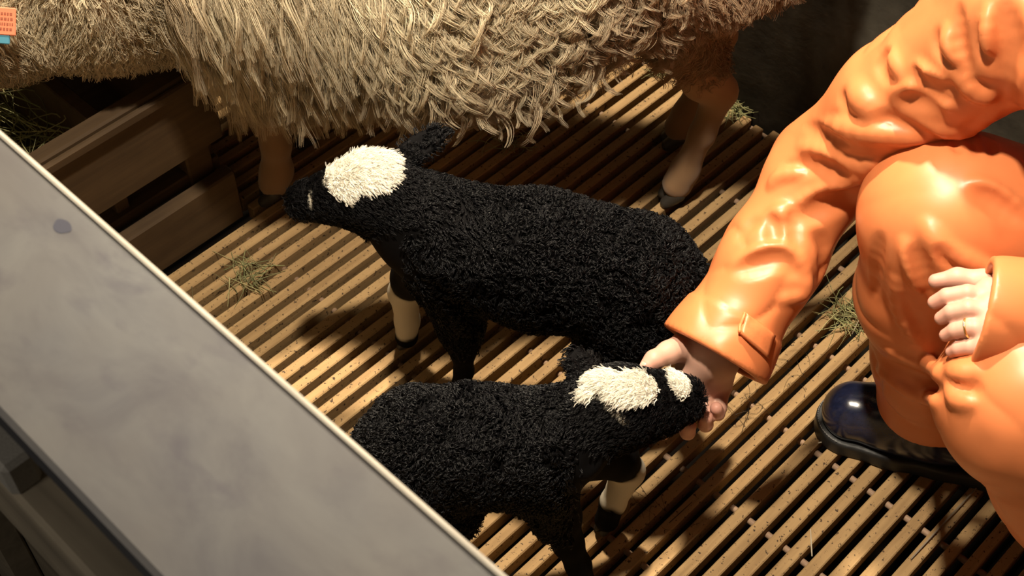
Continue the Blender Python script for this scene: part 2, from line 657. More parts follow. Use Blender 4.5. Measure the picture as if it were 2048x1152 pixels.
# pen partition nearest the camera, topped by the wide grey plank
pp = tag(empty('pen_partition', tuple(ab(0.2, 0.5, 0))), 'wooden pen partition topped with a wide worn grey plank', 'partition')
mb = MB(); mb.box(ab(0.1955, 0.5, 0.886), (0.0665, 1.25, 0.014), SA, SB, (0, 0, 1), 0.0035)
o = under(pp, mb.build('top_plank', M['plank'])); o['label'] = 'wide worn grey plank'
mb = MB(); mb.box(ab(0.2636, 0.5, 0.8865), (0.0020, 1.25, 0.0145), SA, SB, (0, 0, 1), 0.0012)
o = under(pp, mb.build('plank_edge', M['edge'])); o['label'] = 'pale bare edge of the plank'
mb = MB(); mb.box(ab(0.205, 0.5, 0.4365), (0.014, 1.25, 0.4355), SA, SB, (0, 0, 1), 0.002)
under(pp, mb.build('side_panel', M['partition']))
mb = MB(); mb.box(ab(0.140, 0.5, 0.72), (0.018, 1.25, 0.05), SA, SB, (0, 0, 1), 0.004)
under(pp, mb.build('rail', M['partition']))
for bb in (-0.45, 0.35, 1.02):
    mb = MB(); mb.box(ab(0.174, bb, 0.436), (0.016, 0.035, 0.436), SA, SB, (0, 0, 1), 0.003)
    under(pp, mb.build('post', M['partition']))
mb = MB(); bc = at(14, 914, .785)
mb.box(SA * (bc @ SA) + SB * (bc @ SB) + V(0, 0, .785), (.012, .022, .018), SA, SB, (0, 0, 1), .004)
o = under(pp, mb.build('latch_block', M['edge'])); o['label'] = 'pale wooden block on the rail'
# the dark knot in the plank, a disc flush with its face
mb = MB()
kc = at(124, 453, 0.9003)
mb.add([kc] + [kc + SB * 0.0075 * math.cos(t) * (1 + .12 * math.sin(3 * t)) + SA * 0.0055 * math.sin(t) for t in np.linspace(0, 2 * math.pi, 24, endpoint=False)],
       [(0, i + 1, (i + 1) % 24 + 1) for i in range(24)])
under(pp, mb.build('knot', plain('knot_wood', (0.035, 0.036, 0.05), 0.7, 0.2)))
mb = MB(); mb.box(ab(-0.95, 0.4, -0.03), (1.1, 1.9, 0.02), SA, SB)
tag(mb.build('aisle_floor', M['aisle']), 'dark aisle floor outside the partition', 'floor', kind='structure')

# ------------------------------------------------------------------ the ewe
def sock(pts, k=0.02):
    return pts


def ewe_sdf(p):
    d = ell(p, (-0.10, 1.570, 0.44), (0.34, 0.185, 0.205))
    d = smin(d, ell(p, (0.235, 1.575, 0.505), (0.195, 0.155, 0.155)), 0.06)
    d = smin(d, ell(p, (-0.33, 1.565, 0.45), (0.16, 0.165, 0.20)), 0.06)
    d = smin(d, chain(p, [(V(-.36, 1.54, .50), .145), (V(-.52, 1.47, .47), .108), (V(-.65, 1.425, .43), .078)], .03), 0.05)
    d = smin(d, chain(p, [(V(-.66, 1.42, .44), .070), (V(-.76, 1.41, .36), .052), (V(-.83, 1.405, .28), .034)], .02), 0.03)
    for s in (-1, 1):
        e = V(-.655, 1.42 + s * .055, .49)
        M_ = frame(V(.50, s * .8, .10))
        d = smin(d, ell(p, e + M_[0] * .026, (.040, .018, .009), M_), 0.012)
        y = 1.51 if s < 0 else 1.635
        hx = 0.0 if s < 0 else 0.012
        leg = [(V(.25 + hx, 1.575 + s * .045, .48), .105), (V(.215 + hx, 1.575 + s * .055, .39), .072), (V(.275 + hx, y, .25), .032),
               (V(.300 + hx, y, .225), .024), (V(.284 + hx, y, .14), .0180), (V(.266 + hx, y, .065), .0200), (V(.256 + hx, y - .004, .038), .024)]
        d = smin(d, chain(p, leg, .016), 0.03)
        fx = -.355 if s < 0 else -.31
        leg = [(V(-.33, 1.565 + s * .06, .38), .085), (V(fx + .01, y, .25), .042), (V(fx, y, .19), .030), (V(fx, y, .12), .021),
               (V(fx - .006, y, .062), .023), (V(fx - .014, y, .036), .024)]
        d = smin(d, chain(p, leg, .016), 0.03)
    d = smin(d, chain(p, [(V(.385, 1.58, .53), .03), (V(.42, 1.58, .42), .022)], .01), .03)
    return d


def hoof_mesh(parent_root, c, dirx, size, mat=None):
    """Cloven hoof: two toes side by side, flat underneath."""
    M_ = frame(unit(V(*dirx)))
    def f(p):
        d = 1e3
        for s in (-1, 1):
            cc = c + M_[1] * s * size * .42
            e = cone(p, cc + V(0, 0, size * 1.05) - M_[0] * size * .25, cc + M_[0] * size * .45 + V(0, 0, size * .35), size * .52, size * .42)
            d = np.minimum(d, e)
        return np.maximum(d, c[2] - p[:, 2])
    v, q = sdf_mesh(f, c - size * 2.2, c + size * 2.6, size * .14)
    o = mesh_from('hoof', v, q, mat or M['hoof'])
    return under(parent_root, o)


ewe = tag(empty('ewe', (-0.05, 1.575, 0)), 'large cream-white ewe with long shaggy curly wool standing behind the lambs', 'sheep')
ev, eq = sdf_mesh(ewe_sdf, (-.96, 1.24, .02), (.50, 1.90, .74), 0.0085)


def ewe_color(p):
    base = np.tile(V(.44, .30, .17), (len(p), 1))
    n = vnoise(p, 14, 3)[:, None]
    base = base * (1 + .22 * n)
    rump = np.clip((p[:, 0] - .10) / .22, 0, 1)[:, None]
    base = base * (1 - rump) + V(.40, .225, .115) * (1 + .2 * n) * rump
    leg = np.clip((.26 - p[:, 2]) / .08, 0, 1)[:, None]
    base = base * (1 - leg) + V(.21, .125, .065) * (1 + .15 * n) * leg  # brown of the lower legs deepened: shade under the ewe put into the colour
    return base


eo = under(ewe, mesh_from('body', ev, eq, M['hide'], True, ewe_color(ev)))
for c, dx in ((V(.250, 1.504, 0), (-1, -.1, 0)), (V(.262, 1.630, 0), (-1, 0, 0)), (V(-.375, 1.506, 0), (-1, -.05, 0)), (V(-.330, 1.632, 0), (-1, 0, 0))):
    hoof_mesh(ewe, c, dx, 0.024)
for s in (-1, 1):
    mb = MB()
    v, q = sdf_mesh(lambda p: ell(p, (-.715, 1.415 + s * .054, .425), (.011, .008, .011)), (-.74, 1.33, .40), (-.69, 1.50, .45), .0022)
    under(ewe, mesh_from('eye', v, q, M['eye']))


def wool_zone(p):
    """1 where the ewe carries wool (not on face, ears or lower legs)."""
    w = np.clip((p[:, 2] - .24 - .09 * np.clip((p[:, 0] - .02) / .1, 0, 1)) / .06, 0, 1)
    w *= np.clip((p[:, 0] + .70) / .05, 0, 1)
    q = np.stack([p[:, 0], 1.42 - np.abs(p[:, 1] - 1.42), p[:, 2]], 1)
    w *= cone(q, V(-.655, 1.365, .49), V(-.60, 1.28, .50), .030, .030) > 0
    return w


rngw = np.random.default_rng(11)
CAMSIDE = unit(V(0, -1, .55))


def hang(p, nrm, side=.12):
    g = V(side, 0, -1)
    return unit(g - (nrm @ g)[:, None] * nrm + .0001)


def wool_color(p, tone, k):
    """Cream locks, browner and darker towards belly and rump."""
    rear = np.clip((p[:, 0] - .06) / .2, 0, 1)[:, None]
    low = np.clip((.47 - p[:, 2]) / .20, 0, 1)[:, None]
    stain = np.clip(vnoise(p, 9, 41) * 1.6 - .25, 0, 1)[:, None]
    c_ = V(.92, .82, .60) * (1 - tone * .4) + V(.52, .38, .22) * tone * .4
    c_ = c_ * (1 - .72 * rear) + V(.47, .27, .135) * .72 * rear
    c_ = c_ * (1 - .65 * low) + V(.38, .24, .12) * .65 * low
    c_ = c_ * (1 - .45 * stain) + V(.36, .22, .11) * .45 * stain
    return c_ * (1 - k + 2 * k * rngw.random((len(p), 1)))


# short under-wool all over
N_ = 15000
p, nrm = sample(ev, eq, N_, lambda a, n: np.maximum(wool_zone(a), (a[:, 0] > .10) * np.clip((a[:, 2] - .265) / .03, 0, 1)) * (.25 + np.clip(n @ CAMSIDE + .4, 0, 1)), rngw)
wander = np.stack([vnoise(p, 13, 21), vnoise(p, 13, 22), vnoise(p, 13, 23)], 1)
comb = unit(hang(p, nrm) + wander * 1.5)
ln_ = (.026 + .014 * rngw.random(N_)) * np.clip((p[:, 2] - .10) / .26, .5, 1)
u1 = grow(ewe_sdf, p, nrm, ln_, 8, comb, .35 + 0 * ln_, .0030 + 0 * ln_, .8 + .8 * rngw.random(N_), rngw, .08, 5, .0040)
c1 = wool_color(np.tile(p, (5, 1)), np.tile(.4 + .6 * rngw.random(N_), 5)[:, None], .18)
r1 = np.tile(.00034 + .0002 * rngw.random(N_), 5)
under(ewe, strands_mesh('underwool', u1, r1, c1, M['wool'], None, .4))
# long wavy locks over shoulder and flank
N_ = 3600
p, nrm = sample(ev, eq, N_, lambda a, n: wool_zone(a) * np.clip((.22 - a[:, 0]) / .12, 0, 1) * np.clip((a[:, 0] + .47) / .10, 0, 1)
                * np.clip((a[:, 2] - .26) / .16, .22, 1) * (.2 + np.clip(n @ CAMSIDE + .4, 0, 1)), rngw)
front = np.clip((-.10 - p[:, 0]) / .16, 0, 1)
wander = np.stack([vnoise(p, 8, 24), vnoise(p, 8, 25), vnoise(p, 8, 26)], 1)
comb = unit(hang(p, nrm, .30) + wander * (1.15 - .75 * front)[:, None])
ln_ = np.clip((.092 + .045 * front - .03 * np.clip((p[:, 0] - .08) / .15, 0, 1)) * np.clip((p[:, 2] - .20) / .17, .45, 1) * (1 - .35 * np.clip((p[:, 0] + .08) / .14, 0, 1)) + rngw.normal(size=N_) * .018, .04, .17)
CL = 13
u2 = grow(ewe_sdf, p, nrm, ln_, 20, comb, .34 - .14 * front, .0105 * (1 - .55 * front) * (.6 + .7 * rngw.random(N_)), 1.2 + .8 * rngw.random(N_) - .3 * front, rngw, .22, CL, .0052, None, .6)
c2 = wool_color(np.tile(p, (CL, 1)), np.tile(rngw.random(N_), CL)[:, None] * .8, .12)
r2 = np.tile(.00032 + .00014 * rngw.random(N_), CL) * (.7 + .6 * rngw.random(N_ * CL))
under(ewe, strands_mesh('fleece', u2, r2, c2, M['wool'], None, .4))

# ear with its two tags, hanging at the left edge of the view
def flat_tag(root, name, c, u, w, hu, hw, th, mat):
    mb = MB(); n = np.cross(u, w)
    mb.box(c, (hu, hw, th), u, w, n, .0012)
    return under(root, mb.build(name, mat))


tc = at(3, 42, .515); tu = unit(V(.96, .10, -.18)); tw = unit(np.cross(unit(V(.15, -.75, .6)), tu))
tg = flat_tag(ewe, 'ear_tag', tc, tu, tw, .0165, .0165, .0013, M['tag_orange']); tg['label'] = 'orange printed ear tag'
tn = np.cross(tu, tw); tn = tn if tn @ V(0, -1, .5) > 0 else -tn
mb = MB()
for r_ in range(4):
    k = -0.013
    while k < .013:
        ln = rng.uniform(.0012, .0030)
        mb.box(tc + tn * .0016 + tw * (.009 - r_ * .006) + tu * (k + ln / 2), (ln / 2, .0014, .0002), tu, tw, tn)
        k += ln + .0012
o = mb.build('print', M['tag_print'], tg)
o.location = (0, 0, 0)
tc2 = at(-3, 74, .500)
t2 = flat_tag(ewe, 'ear_tag', tc2, tu, tw, .013, .008, .0013, M['tag_blue']); t2['label'] = 'blue ear tag'


# ------------------------------------------------------------------ the lambs
def lamb(spec):
    """One lamb: a continuous body, curls over it, hooves, eyes."""
    sd = spec['sdf']
    root = tag(empty('lamb', spec['base']), spec['label'], 'lamb', 'black newborn lambs')
    lo, hi = spec['box']
    v, q = sdf_mesh(sd, lo, hi, 0.0042)
    col = np.tile(V(.0025, .0023, .0026), (len(v), 1))
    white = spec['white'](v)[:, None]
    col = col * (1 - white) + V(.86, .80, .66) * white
    col = col * (1 - white * .45 * (v[:, 2:3] < .17))  # white socks dimmed: the body's shade is put into their colour
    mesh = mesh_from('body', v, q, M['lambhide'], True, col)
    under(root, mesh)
    for c, dx in spec['hoofs']:
        hoof_mesh(root, c, dx, 0.0125)
    for c, r in spec['eyes']:
        ve, qe = sdf_mesh(lambda p: ell(p, c, (r, r, r)), c - 2 * r, c + 2 * r, r * .22)
        under(root, mesh_from('eye', ve, qe, M['eye']))
    rg = np.random.default_rng(spec['seed'])
    # tight black curls
    n = spec['curls']
    p, nr = sample(v, q, n, lambda a, b: spec['woolly'](a), rg)
    swirl = np.stack([vnoise(p, 45, 5), vnoise(p, 45, 6), vnoise(p, 45, 7)], 1)
    tan = swirl + spec['comb'] * .35
    tan = unit(tan - (tan * nr).sum(1)[:, None] * nr)
    ln = np.full(n, .0125) * (.7 + .6 * rg.random(n))
    body_w = spec['curly'](p)
    ph = vnoise(p, 60, 9) * 6
    paths = grow(sd, p, nr, ln * (.6 + .5 * body_w), 9, tan, .30 + 0 * ln, (.0018 * (.25 + .75 * body_w)), 1.2 + .5 * rg.random(n), rg, .05, 3, .0012, ph, .25)
    rad_ = np.tile(.00045 + .0002 * rg.random(n), 3)
    cc = V(.0026, .0026, .0034) * (.6 + 1.1 * rg.random((n, 1)))
    cc = np.tile(cc, (3, 1))
    under(root, strands_mesh('fleece', paths, rad_, cc, M['lambwool'], None, .6))
    # white blaze of longer straight hair, and short black face hair
    n = spec['blaze']
    p, nr = sample(v, q, n, lambda a, b: (spec['white'](a) > .6) * spec['headzone'](a) + 1e-9, rg)
    comb = spec['blazecomb'](p)
    comb = unit(comb - (comb * nr).sum(1)[:, None] * nr + .25 * rg.normal(size=(n, 3)))
    ln = (.011 + .009 * rg.random(n)) * (1 - .72 * np.clip(1.4 - np.linalg.norm(p - spec['nose'], axis=1) / .03, 0, 1))
    paths = grow(sd, p, nr, ln, 7, comb, .10 + 0 * ln, .0012 + 0 * ln, .6 + .6 * rg.random(n), rg, .08, 3, .0012)
    rad_ = np.tile(.00022 + .00012 * rg.random(n), 3)
    cc = V(.97, .93, .82) * (.85 + .2 * rg.random((n * 3, 1)))
    o = under(root, strands_mesh('blaze', paths, rad_, cc, M['blaze'], None, .3))
    o['label'] = 'white hair on the crown'
    n = spec['facehair']
    p, nr = sample(v, q, n, lambda a, b: spec['headzone'](a) * (1 - spec['white'](a)) + 1e-9, rg)
    comb = spec['blazecomb'](p)
    comb = unit(comb - (comb * nr).sum(1)[:, None] * nr + .2 * rg.normal(size=(n, 3)))
    ln = .004 + .004 * rg.random(n)
    paths = grow(sd, p, nr, ln, 4, comb, .22 + 0 * ln, .0004 + 0 * ln, .5 + 0 * ln, rg, .05, 2, .001)
    under(root, strands_mesh('face_hair', paths, np.full(len(paths), .00035), np.tile(V(.0032, .0031, .0038), (len(paths), 1)) * (.6 + .9 * rg.random((len(paths), 1))), M['lambwool'], None, .4))
    return root


def ear(p, base, tip, width, thick, up):
    x = unit(tip - base)
    y = unit(np.cross(up, x)); z = np.cross(x, y)
    L = np.linalg.norm(tip - base)
    d = ell(p, base + x * L * .5, (L * .62, width, thick), np.stack([x, y, z]))
    cup = ell(p, base + x * L * .56 + z * thick * 1.1, (L * .45, width * .66, thick * .75), np.stack([x, y, z]))
    return smax(d, -cup, .003)


# --- standing lamb, nose up under the ewe
L1_head0 = V(-.166, 1.186, .356); L1_nose = V(-.252, 1.192, .333)
L1_ears = [(V(-.140, 1.222, .375), V(-.088, 1.258, .384), V(0, -.4, 1)), (V(-.140, 1.152, .352), V(-.100, 1.138, .343), V(0, -.6, 1))]
L1_legs = [
    [(V(.150, 1.085, .235), .060), (V(.118, 1.070, .165), .038), (V(.178, 1.075, .105), .0175), (V(.168, 1.075, .055), .0125), (V(.160, 1.075, .022), .0135)],
    [(V(.160, 1.150, .235), .056), (V(.135, 1.160, .165), .036), (V(.195, 1.160, .105), .0175), (V(.185, 1.160, .055), .0125), (V(.177, 1.160, .022), .0135)],
    [(V(-.070, 1.145, .235), .050), (V(-.068, 1.140, .150), .026), (V(-.066, 1.138, .095), .0165), (V(-.066, 1.138, .050), .0125), (V(-.070, 1.138, .022), .0140)],
    [(V(-.100, 1.185, .235), .048), (V(-.134, 1.205, .170), .027), (V(-.147, 1.216, .125), .021), (V(-.147, 1.219, .060), .0165), (V(-.150, 1.219, .022), .0165)]]


def lamb1_sdf(p):
    d = chain(p, [(V(.152, 1.118, .270), .078), (V(.03, 1.145, .276), .077), (V(-.075, 1.168, .280), .069), (V(-.118, 1.178, .306), .054), (V(-.158, 1.185, .345), .043)], .03)
    d = smin(d, ell(p, (-.168, 1.184, .352), (.049, .040, .041)), .02)
    d = smin(d, chain(p, [(L1_head0 + V(-.018, .002, -.004), .037), (V(-.215, 1.189, .344), .029), (L1_nose, .0225)], .012), .02)
    d = smin(d, ell(p, L1_nose + V(-.010, .001, -.004), (.017, .019, .015)), .008)
    for b, t, u in L1_ears:
        d = smin(d, ear(p, b, t, .017, .007, u), .010)
    for l in L1_legs:
        d = smin(d, chain(p, l, .010), .018)
    return smin(d, chain(p, [(V(.215, 1.112, .285), .016), (V(.245, 1.110, .215), .012)], .008), .02)


def near(p, c, r, soft, wob=0.0, seed=0):
    d = np.sqrt((((p - c) / np.asarray(r)) ** 2).sum(1)) - 1
    if wob:
        d = d + wob * vnoise(p, 70, seed)
    return np.clip(.5 - d / soft, 0, 1)


def white1(p):
    w = near(p, V(-.182, 1.190, .386), (.043, .037, .034), .25, .25, 4)
    w = np.maximum(w, .5 * near(p, V(-.246, 1.176, .350), (.0025, .014, .010), .4))
    sock_ = near(p, V(-.150, 1.216, .095), (.040, .040, .064), .15, .1, 6)
    return np.maximum(w, sock_)


def seg_dist(p, a, b):
    return cone(p, a, b, 0, 0)


headz1 = lambda p: np.clip((.062 - seg_dist(p, V(-.15, 1.186, .365), L1_nose)) / .012, 0, 1)
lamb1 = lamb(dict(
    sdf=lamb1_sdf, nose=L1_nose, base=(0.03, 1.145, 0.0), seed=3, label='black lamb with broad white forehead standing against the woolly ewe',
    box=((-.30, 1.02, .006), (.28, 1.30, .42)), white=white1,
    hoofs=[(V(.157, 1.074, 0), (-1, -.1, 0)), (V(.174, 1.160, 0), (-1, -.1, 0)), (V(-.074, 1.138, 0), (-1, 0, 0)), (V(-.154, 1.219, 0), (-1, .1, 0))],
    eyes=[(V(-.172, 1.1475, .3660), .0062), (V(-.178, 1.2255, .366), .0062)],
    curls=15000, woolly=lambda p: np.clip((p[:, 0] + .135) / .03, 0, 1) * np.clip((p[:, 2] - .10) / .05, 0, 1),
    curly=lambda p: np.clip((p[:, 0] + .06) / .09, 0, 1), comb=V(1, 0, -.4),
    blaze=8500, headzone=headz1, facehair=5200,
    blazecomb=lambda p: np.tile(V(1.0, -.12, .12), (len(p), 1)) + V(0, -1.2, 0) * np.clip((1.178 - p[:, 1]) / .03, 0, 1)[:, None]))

# --- nearer lamb with its chin in the hand
L2_poll = V(.095, .905, .312); L2_nose = V(.194, .929, .279)
L2_ears = [(V(.090, .928, .317), V(.070, .962, .325), V(.2, -.5, 1)), (V(.098, .868, .298), V(.080, .836, .268), V(.3, -.6, .8))]
L2_legs = [
    [(V(-.110, .862, .225), .052), (V(-.080, .855, .160), .036), (V(-.140, .858, .100), .0175), (V(-.130, .858, .055), .0125), (V(-.123, .858, .022), .0135)],
    [(V(-.110, .915, .225), .052), (V(-.085, .925, .160), .036), (V(-.145, .925, .100), .0175), (V(-.135, .925, .055), .0125), (V(-.128, .925, .022), .0135)],
    [(V(.036, .868, .215), .044), (V(.056, .858, .140), .026), (V(.068, .850, .090), .0185), (V(.082, .842, .048), .0150), (V(.087, .840, .022), .0155)],
    [(V(.060, .905, .220), .046), (V(.125, .925, .165), .027), (V(.143, .930, .125), .020), (V(.128, .924, .060), .0155), (V(.122, .921, .022), .0160)]]


def lamb2_sdf(p):
    d = chain(p, [(V(-.105, .886, .246), .062), (V(-.04, .886, .246), .060), (V(.028, .884, .246), .057), (V(.064, .890, .262), .046), (V(.086, .899, .282), .040)], .03)
    d = smin(d, ell(p, (.118, .905, .298), (.049, .042, .044)), .02)
    d = smin(d, chain(p, [(V(.128, .908, .294), .040), (V(.162, .919, .284), .033), (L2_nose, .0255)], .014), .02)
    d = smin(d, ell(p, L2_nose + V(.006, .002, -.002), (.017, .020, .017)), .008)
    for b, t, u in L2_ears:
        d = smin(d, ear(p, b, t, .0165, .0075, u), .010)
    for l in L2_legs:
        d = smin(d, chain(p, l, .010), .018)
    return smin(d, chain(p, [(V(-.155, .886, .262), .016), (V(-.185, .886, .195), .012)], .008), .02)


L2_rim = (hit(lamb2_sdf, 1213, 808), hit(lamb2_sdf, 1250, 845))


def white2(p):
    w = near(p, V(.136, .902, .336), (.022, .017, .024), .35, .35, 14)
    w = np.maximum(w, near(p, V(.104, .910, .331), (.016, .017, .022), .5, .5, 15))
    w = np.maximum(w, near(p, L2_nose + V(-.003, .003, .024), (.0095, .018, .014), .3, .15, 16))
    w = np.maximum(w, .5 * np.clip(.5 - (seg_dist(p, L2_rim[0], L2_rim[1]) - .003) / .003, 0, 1))
    return np.maximum(w, near(p, V(.140, .930, .100), (.035, .035, .050), .15, .12, 17))


headz2 = lambda p: np.clip((.066 - seg_dist(p, V(.100, .905, .312), L2_nose)) / .012, 0, 1)
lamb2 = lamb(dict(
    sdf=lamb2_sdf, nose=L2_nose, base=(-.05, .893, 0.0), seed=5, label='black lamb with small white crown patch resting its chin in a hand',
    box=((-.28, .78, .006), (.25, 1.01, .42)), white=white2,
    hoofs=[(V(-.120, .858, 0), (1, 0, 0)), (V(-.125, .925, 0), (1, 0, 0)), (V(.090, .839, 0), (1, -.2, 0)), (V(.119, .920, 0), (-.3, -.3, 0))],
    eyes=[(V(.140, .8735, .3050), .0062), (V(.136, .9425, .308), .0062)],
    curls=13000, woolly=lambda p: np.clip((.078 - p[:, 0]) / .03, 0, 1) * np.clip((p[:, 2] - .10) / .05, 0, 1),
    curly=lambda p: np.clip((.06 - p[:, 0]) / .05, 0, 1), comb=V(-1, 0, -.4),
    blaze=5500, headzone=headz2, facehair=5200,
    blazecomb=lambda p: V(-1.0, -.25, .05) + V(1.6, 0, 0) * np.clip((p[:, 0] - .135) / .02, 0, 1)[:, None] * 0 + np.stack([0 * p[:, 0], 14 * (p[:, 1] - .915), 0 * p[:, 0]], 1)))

# ------------------------------------------------------------------ the person in orange rain clothes
SR, ER, WR = at(1965, 30, .69), at(1650, 335, .42), at(1428, 711, .285)
SL, EL, WL = V(.66, .76, .76), V(.76, .845, .555), V(.505, .868, .520)
HR, KR, AR = V(.86, 1.00, .40), V(.472, 1.030, .480), V(.540, 1.050, .10)
HL, KL, AL = V(.86, .80, .40), V(.525, .815, .445), V(.735, .775, .10)
PEL, CHE, NECK, HEAD = V(.93, .91, .40), V(.735, .93, .64), V(.60, .90, .80), V(.545, .875, .91)
person = tag(empty('person', (.66, .92, 0)), 'person in orange rubber rain suit and navy boots, squatting and holding out a hand', 'person')


def polyline(fn, px, r, sink):
    """Photograph pixels -> points on the garment, pulled in by sink * r."""
    pts = []
    for x, y in px:
        h = hit(fn, x, y)
        if h is not None:
            n = unit(grad(fn, h[None], .004))[0]
            pts.append(h - n * r * sink)
    m = len(pts)
    return [(q, r * (0.35 + .65 * math.sin(math.pi * (i + .5) / m))) for i, q in enumerate(pts)] if m > 1 else None


def smooth_px(px, n=3):
    px = np.asarray(px, float)
    t = np.linspace(0, len(px) - 1, (len(px) - 1) * n + 1)
    i = np.minimum(t.astype(int), len(px) - 2); f = (t - i)[:, None]
    p0 = px[np.maximum(i - 1, 0)]; p1 = px[i]; p2 = px[i + 1]; p3 = px[np.minimum(i + 2, len(px) - 1)]
    return .5 * ((2 * p1) + (-p0 + p2) * f + (2 * p0 - 5 * p1 + 4 * p2 - p3) * f ** 2 + (-p0 + 3 * p1 - 3 * p2 + p3) * f ** 3)


def local(d, p, ch, k, sign):
    a = np.array([q for q, _ in ch]); R = max(r for _, r in ch) + k + .01
    m = ((p > a.min(0) - R) & (p < a.max(0) + R)).all(1)
    if m.any():
        e = chain(p[m], ch, .004)
        d[m] = smin(d[m], e, k) if sign > 0 else smax(d[m], -e, k)
    return d


def folded(base, folds):
    chs = []
    for px, r, sink, k, sg in folds:
        c = polyline(base, smooth_px(px), r, sink if sg > 0 else sink - .55)
        if c is not None:
            chs.append((c, k, sg))

    def f(p):
        d = base(p).copy()
        for c, k, sg in chs:
            d = local(d, p, c, k * .55, sg)
        return d
    return f


def crumple(p, amp, seed, freq=16):
    w = np.stack([vnoise(p, 7, seed + 1), vnoise(p, 7, seed + 2), vnoise(p, 7, seed + 3)], 1) * .05
    n = vnoise(p + w, freq, seed)
    return amp * ((1 - 2 * np.abs(n)) ** 2 * .9 + .5 * vnoise(p, 6, seed + 5))


cuffdir = unit(WR - ER)
CUFF_R = WR + 0
cuffdirL = unit(WL - EL)
CUFF_L = WL + V(-.042, -.002, 0)


def jacket_base(p):
    cr = crumple(p, .0035, 31, 15)
    arm = chain(p, [(SR + V(.03, -.02, .02), .082), (SR + (ER - SR) * .5 + V(.005, -.005, -.005), .069), (ER, .061), (ER + (WR - ER) * .5, .056), (CUFF_R, .0590), (CUFF_R + cuffdir * .10, .058)], .03) + cr
    tt = (p - CUFF_R) @ cuffdir
    arm = arm - .0024 * np.clip((tt + .052) / .004, 0, 1)
    arm = smax(arm, tt, .004)
    armL = chain(p, [(SL, .085), (SL + (EL - SL) * .5, .072), (EL, .062), (EL + (WL - EL) * .6, .054), (CUFF_L, .049), (CUFF_L + V(-.1, 0, 0), .049)], .03) + cr * .7
    armL = smax(armL, -(p[:, 0] - CUFF_L[0]) - .30 * (.870 - p[:, 1]), .004)
    tor = chain(p, [(PEL + V(-.01, 0, .02), .205), (V(.84, .92, .52), .195), (CHE, .165)], .05)
    tor = smin(tor, chain(p, [(SR + V(.06, -.02, .02), .082), (V(.60, .925, .73), .088), (SL + V(-.01, .02, .02), .085)], .03), .05)
    tor = smin(tor, cone(p, V(.63, .91, .74), NECK, .095, .080), .03)
    tor = tor + cr * 1.2
    d = smin(smin(tor, arm, .028), armL, .028)
    inn = cone(p, ER + (WR - ER) * .55, CUFF_R + cuffdir * .04, .046, .0555)
    innL = cone(p, EL + (WL - EL) * .7, CUFF_L + V(-.05, 0, 0), .040, .045)
    d = smax(d, -np.minimum(inn, innL), .002)
    return smax(d, -cone(p, NECK + V(.02, 0, -.03), NECK + unit(NECK - CHE) * .1, .072, .078), .003)


JF = [
    # upper arm
    ([(1874, 70), (1884, 98), (1905, 130)], .011, .10, .012, -1), ([(1893, 60), (1900, 95), (1925, 128)], .012, .45, .012, 1),
    ([(1962, 16), (1958, 70), (1972, 112), (1990, 134)], .012, .0, .012, -1), ([(1985, 30), (1992, 80), (2004, 132)], .010, .1, .010, -1),
    ([(1973, 20), (1978, 80), (1990, 120)], .010, .4, .010, 1), ([(1918, 20), (1920, 80), (1938, 140)], .008, .2, .012, -1),
    ([(1790, 205), (1800, 182), (1835, 184), (1870, 205), (1893, 216)], .012, .35, .012, 1),
    ([(1808, 205), (1845, 206), (1880, 226)], .014, -.1, .014, -1), ([(1840, 250), (1880, 262), (1940, 262), (1990, 226)], .012, .5, .016, 1),
    ([(1836, 132), (1850, 150), (1880, 165)], .010, .45, .012, 1), ([(1858, 158), (1890, 180), (1950, 172), (1995, 178)], .011, .0, .012, -1),
    ([(1775, 95), (1790, 130), (1802, 160)], .008, .45, .010, 1), ([(1910, 150), (1955, 190), (2000, 200)], .012, .45, .012, 1),
    ([(1778, 100), (1760, 130), (1775, 165)], .008, .1, .010, -1), ([(1830, 140), (1850, 175), (1890, 195)], .009, .1, .010, -1),
    # bend of the elbow
    ([(1664, 230), (1712, 236), (1780, 244), (1840, 268), (1868, 278)], .013, -.05, .012, -1),
    ([(1640, 252), (1700, 262), (1770, 272), (1830, 282)], .014, .45, .014, 1),
    ([(1604, 268), (1652, 294), (1700, 315), (1750, 320), (1830, 300), (1866, 282)], .010, -.25, .010, -1),
    ([(1612, 252), (1650, 272), (1690, 285)], .011, .0, .012, -1), ([(1600, 292), (1650, 314), (1700, 332), (1745, 334)], .012, .5, .014, 1),
    ([(1700, 175), (1722, 200), (1742, 232)], .016, .5, .016, 1), ([(1682, 190), (1690, 222)], .008, .0, .012, -1),
    # forearm
    ([(1750, 324), (1718, 354), (1645, 388), (1588, 414)], .013, .42, .013, 1),
    ([(1730, 372), (1690, 398), (1640, 416), (1600, 436)], .018, .0, .016, -1),
    ([(1566, 342), (1620, 330), (1690, 336)], .012, .0, .014, -1), ([(1540, 372), (1560, 352), (1600, 345)], .009, .4, .012, 1),
    ([(1480, 474), (1500, 448), (1512, 446)], .010, -.1, .012, -1), ([(1540, 434), (1560, 424), (1582, 420)], .012, .5, .014, 1),
    ([(1592, 418), (1590, 470), (1600, 512)], .010, -.1, .011, -1), ([(1541, 440), (1548, 470), (1546, 500)], .010, .1, .012, -1),
    ([(1462, 532), (1500, 516), (1550, 504), (1592, 512)], .012, .45, .012, 1), ([(1476, 545), (1510, 532), (1560, 520), (1590, 545)], .014, .05, .014, -1),
    ([(1600, 515), (1612, 555), (1606, 590), (1560, 600)], .010, .45, .012, 1), ([(1630, 470), (1650, 500), (1640, 560)], .012, .1, .014, -1),
    # body
    ([(2010, 20), (2020, 90), (2008, 150), (2016, 240), (2030, 320)], .016, .3, .018, -1),
]
jacket_fn = folded(jacket_base, JF)
